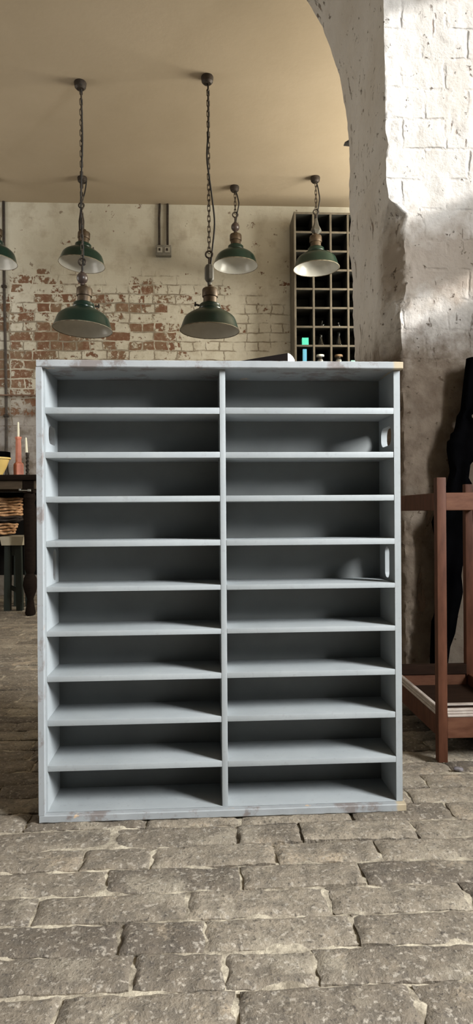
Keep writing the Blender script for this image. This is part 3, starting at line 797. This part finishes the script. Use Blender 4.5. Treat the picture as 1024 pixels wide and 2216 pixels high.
# yellow bowl and the black tripod stand behind it
ps = item(-9, .16); zr = zat(990.5, 0, .16)
bm = B(); rr = Y(22.5, 992, YT + .16).x - Y(-9, 992, YT + .16).x
add_lathe(bm, [(0, .001), (rr * .42, .001), (rr * .46, .010), (rr * .70, zr * .45), (rr * .90, zr * .88), (rr * .90, zr * .90), (rr, zr * .91), (rr, zr), (rr * .93, zr), (rr * .85, zr * .86), (rr * .6, zr * .4), (0, .015)], seg=40, caps=False)
small('mixing_bowl', bm, YELL, 'yellow glazed bowl on the dark table at the left edge of the photo', 'bowl', ps)
ps = item(-8, .40); dr = Y(21.5, 985, YT + .40).x - ps.x; zt0, zt1 = zat(992, 0, .40), zat(978.5, 0, .40)
ts = thing('pan_stand', 'black pan on thin tripod legs behind the yellow bowl', 'stand', ps)
bm = B(); add_lathe(bm, [(0, zt0), (dr * .9, zt0), (dr, zt0 + .01), (dr, zt1), (dr * .95, zt1), (dr * .88, zt0 + .012), (0, zt0 + .008)], seg=36, caps=False); obj('pan', bm, BLACK, ts)
for k in range(3):
    a = R(-6 + 120 * k); bm = B(); add_tube(bm, [(dr * .80 * math.cos(a), dr * .80 * math.sin(a), zt0 + .004), (dr * .86 * math.cos(a), dr * .86 * math.sin(a), zt0 * .5), (dr * .96 * math.cos(a), dr * .96 * math.sin(a), .004)], .006); obj('leg', bm, IRON, ts)

# stool with wicker baskets under the table
sg = G(39, 1322); YS = sg.y
zse = Y(27, 1161, YS).z; sx0, sx1 = Y(1, 1161, YS).x, Y(53, 1161, YS).x
stl = thing('stool', 'small dark green stool with a pale wooden seat under the table', 'stool', ((sx0 + sx1) / 2, YS, 0))
hw = (sx1 - sx0) / 2; ht = zse - Y(27, 1180, YS).z
bm = B(); add_prism(bm, [(-hw, -.02, zse), (-hw + .012, -.02, zse - ht), (hw - .012, -.02, zse - ht), (hw, -.02, zse)], (0, .30, 0)); obj('seat', bm, PALEW, stl)
lw = .020
for sx in (-1, 1):
    for yy in (0.0, .22):
        bm = B(); xt, xb_ = sx * (hw - .045), sx * (hw - .038)
        M_ = None
        add_prism(bm, [(xt - lw, yy, zse - ht), (xt + lw, yy, zse - ht), (xb_ + lw, yy, 0), (xb_ - lw, yy, 0)], (0, .04, 0)); obj('leg', bm, STOOLG, stl)
zs_ = Y(20, 1275, YS).z
for yy in (.012, .23):
    bm = B(); add_prism(bm, [(-hw + .05, yy, zs_ + .03), (hw - .05, yy, zs_ + .0), (hw - .05, yy, zs_ - .03), (-hw + .05, yy, zs_ + .0)], (0, .018, 0)); obj('stretcher', bm, STOOLG, stl)
bm = B(); add_box(bm, (-hw + .05, .01, zse - ht - .07), (hw - .05, .03, zse - ht - .001)); obj('rail', bm, STOOLG, stl)

def basket(name, px, py0, py1, rtop, rbot, label, rows, dark):
    z0 = zse if not dark else dark
    c = Vector((Y(px, 1100, YS + .13).x, YS + .13, z0))
    z1 = Y(px, py0, YS + .02).z - z0
    t = thing(name, label, 'basket', c)
    def rings(zlo, zhi, n, m, nm):
        bm = B()
        for k in range(n):
            f = (k + .5) / n; z = zlo + (zhi - zlo) * f; g = z / z1
            rad = rbot + (rtop - rbot) * g; dz = (zhi - zlo) / n
            q = 72
            add_tube(bm, [((rad + .006 * math.sin(9 * a + k * PI + random.uniform(-.2, .2))) * math.cos(a), (rad + .006 * math.sin(9 * a + k * PI)) * math.sin(a), z + .0035 * math.sin(4.5 * a + k)) for a in [2 * PI * i / q for i in range(q)]], dz * .44, 6, closed=True)
        return obj(nm, bm, m, t)
    if dark:
        rings(0.006, .040, 2, WICKD, 'shade_band'); rings(.040, z1, rows, WICK, 'wicker_side')  # dark lower rows paint the shade gap between the two baskets
    else: rings(.012, z1, rows, WICK, 'wicker_side')
    bm = B(); add_lathe(bm, [(0, .004), (rbot * .97, .004), (rbot * .97, .010), (0, .010)], seg=32, caps=False); obj('basket_base', bm, WICKD, t)
    return c.z + z1
px2m = (YS + .02) / F
ztopb = basket('wicker_basket', 3, 1132, 1160, .105, .072, 'smaller round copper coloured wicker basket on the pale stool seat', 4, None)
basket('wicker_basket', 0, 1076, 1131, .140, .140, 'larger copper coloured wicker basket stacked on the smaller one under the table', 7, ztopb + .006)

# ------------------------------------------------------------------ open wooden stand at the right
fg = G(960, 1651); lf = .0245
sxl = fg.x - lf / 2; yf = fg.y
ztopl = Y(957, 1033, yf).z
ybk = yf + .46
sxr = Y(1009, 1300, ybk - lf).x
sw = sxr - sxl + lf
stn = thing('umbrella_stand', 'open red brown wooden stand with a low tray beside the pier', 'stand', (sxl + sw / 2, yf, 0))
hx = sw / 2
for sx in (-hx, hx - lf):
    for yy in (0, ybk - yf - lf):
        bm = B(); add_box(bm, (sx, yy, 0), (sx + lf, yy + lf, ztopl), .0022, seg=2); obj('leg', bm, MAHOG, stn)
zr1, zr0 = Y(1000, 1066, yf + .003).z, Y(1000, 1104.5, yf + .003).z
zl1, zl0 = Y(1000, 1552, yf + .003).z, Y(1000, 1598, yf + .003).z
zbd = Y(1000, 1535, yf + .003).z
DY = ybk - yf
def rails(z0, z1, tag_):
    out = []
    for yy in (.004, DY - .020):
        bm = B(); add_box(bm, (-hx + lf, yy, z0), (hx - lf, yy + .016, z1), .0015); obj(tag_, bm, MAHOGH, stn)
    for xx in (-hx + .004, hx - .020):
        bm = B(); add_box(bm, (xx, lf, z0), (xx + .016, DY - lf, z1), .0015); obj(tag_, bm, MAHOG, stn)
rails(zr0, zr1, 'top_rail'); rails(zl0, zl1, 'bottom_rail')
bdh = (zbd - zl1)
def beads(name, f):
    bm = B()
    for k in range(3): f(bm, zl1 + bdh * k / 3, zl1 + bdh * (k + 1) / 3, (.002, .0045, .006)[k])
    obj(name, bm, BEAD, stn)
beads('moulding', lambda bm, a, b, i: add_box(bm, (-hx + lf, i, a), (hx - lf, .018, b), .0016))
beads('moulding', lambda bm, a, b, i: add_box(bm, (-hx + i, lf, a), (-hx + .018, DY - lf, b), .0016))
bm = B(); add_box(bm, (-hx + .016, .018, zl0 + .006), (hx - .016, DY - .016, zl0 + .020)); obj('tray_bottom', bm, MAHOGD, stn)
zk = Y(1000, 1510, yf + .10).z
bm = B(); add_box(bm, (-hx + .020, .088, zl0 + .018), (hx - .020, .100, zl1 + .004), .001); tag(obj('tray_divider', bm, MAHOGD, stn), 'dark tray divider')
bm = B(); add_box(bm, (-hx + .020, .086, zl1 + .004), (hx - .020, .102, zl1 + .008), .001); obj('divider_moulding', bm, BEAD, stn)
bm = B(); add_box(bm, (-hx + .020, DY - .024, zl1), (hx - .020, DY - .005, zl1 + .032), .001); obj('back_board', bm, MAHOGD, stn)

# long black garment hanging on the wall behind the stand
YG = 2.278
left = [(778, 1010), (800, 1007), (835, 1003), (860, 1000), (890, 997), (900, 990), (933, 983), (938, 976), (952, 974), (955, 968), (975, 967), (998, 971), (1020, 975), (1032, 971), (1060, 964), (1100, 957), (1110, 941), (1130, 934), (1160, 940), (1250, 943), (1330, 940), (1345, 934), (1400, 932), (1452, 931)]
right = [(778, 1052), (880, 1048), (893, 1026), (903, 1017), (915, 1040), (990, 1040), (1003, 1018), (1035, 1014), (1048, 1022), (1110, 1024), (1190, 1021), (1200, 1011), (1225, 1001), (1245, 998), (1280, 1002), (1300, 998), (1330, 991), (1370, 985), (1400, 974), (1452, 967)]
bm = B(); prev = None; nr = 120; q = 28
for k in range(nr + 1):
    py = 776 + (1450 - 776) * k / nr
    l, r = Y(interp(left, py), py, YG), Y(interp(right, py), py, YG)
    c = (l + r) / 2; hwid = (r.x - l.x) / 2; ring = []
    for i in range(q):
        a = 2 * PI * i / q
        fold = .009 * math.sin(c.x * 40 + 5 * a + k * .05) * abs(math.sin(a))
        ring.append(bm.verts.new((c.x + hwid * math.cos(a), YG + (.028 + fold) * math.sin(a), c.z)))
    if prev:
        for i in range(q): bm.faces.new((prev[i], prev[(i + 1) % q], ring[(i + 1) % q], ring[i]))
    else: bm.faces.new(ring)
    prev = ring
bm.faces.new(list(reversed(prev)))
tag(obj('hanging_garment', bm, BLACK, sharp=60), 'long ragged black garment hanging against the plaster wall behind the wooden stand', 'garment')

# loose stone on the floor by the stand
p = G(992, 1668)
bm = B(); bmesh.ops.create_icosphere(bm, subdivisions=3, radius=1.0)
for v in bm.verts:
    n_ = 1 + .35 * noise.noise(v.co * 1.3 + Vector((3, 1, 2))); v.co = Vector((v.co.x * .011 * n_, v.co.y * .008 * n_, max(-.003, v.co.z * .0065 * n_)))
tag(obj('stone', bm, STONE, loc=(p.x, p.y, .004), sharp=25), 'small dark loose stone on the paving beside the wooden stand leg', 'stone')

# ------------------------------------------------------------------ light
w = bpy.data.worlds.new('sky'); scene.world = w; w.use_nodes = True
bg = w.node_tree.nodes['Background']; bg.inputs[0].default_value = (.86, .93, 1.0, 1); bg.inputs[1].default_value = .03
def area(name, loc, tgt, sx, sy, power, colr, spread=180):
    d = bpy.data.lights.new(name, 'AREA'); d.shape = 'RECTANGLE'; d.size = sx; d.size_y = sy; d.energy = power; d.color = colr; d.spread = R(spread)
    o = bpy.data.objects.new(name, d); COL.objects.link(o); o.location = loc
    o.rotation_euler = (Vector(tgt) - Vector(loc)).to_track_quat('-Z', 'Y').to_euler(); return o
o = OPEN[0]
area('window_daylight', (XR + .93, (o[0] + o[1]) / 2, 2.40), (0, .9, .7), o[1] - o[0], 1.8, 1150, (.955, .985, 1.0))
o = OPEN[3]
area('back_window_daylight', (XR + .16, (o[0] + o[1]) / 2, (o[2] + o[3]) / 2), (0, (o[0] + o[1]) / 2, (o[2] + o[3]) / 2), o[1] - o[0], o[3] - o[2], 200, (1.0, .94, .80))
area('left_fill_light', (XL - .1, 3.9, 2.0), (0, 3.6, 2.0), 1.4, 1.4, 30, (1.0, .95, .86))  # added fill that brightens the pier reveal, no left window known
# added spot standing in for low sun, shining on the pier through the slits
sd = bpy.data.lights.new('sun_patch_spot', 'SPOT'); sd.energy = 5400; sd.color = (1.0, .97, .93); sd.shadow_soft_size = .09; sd.spot_size = R(20); sd.spot_blend = .1
so = bpy.data.objects.new('sun_patch_spot', sd); COL.objects.link(so)
aim = Vector((XR, 1.60, 2.30)); so.location = aim - Vector((-1, .5, -.48)) * 5
so.rotation_euler = (aim - Vector(so.location)).to_track_quat('-Z', 'Y').to_euler()

scene.view_settings.view_transform = 'Standard'; scene.view_settings.look = 'None'
scene.view_settings.gamma = 1.0; scene.view_settings.use_curve_mapping = False
scene.view_settings.exposure = -0.22
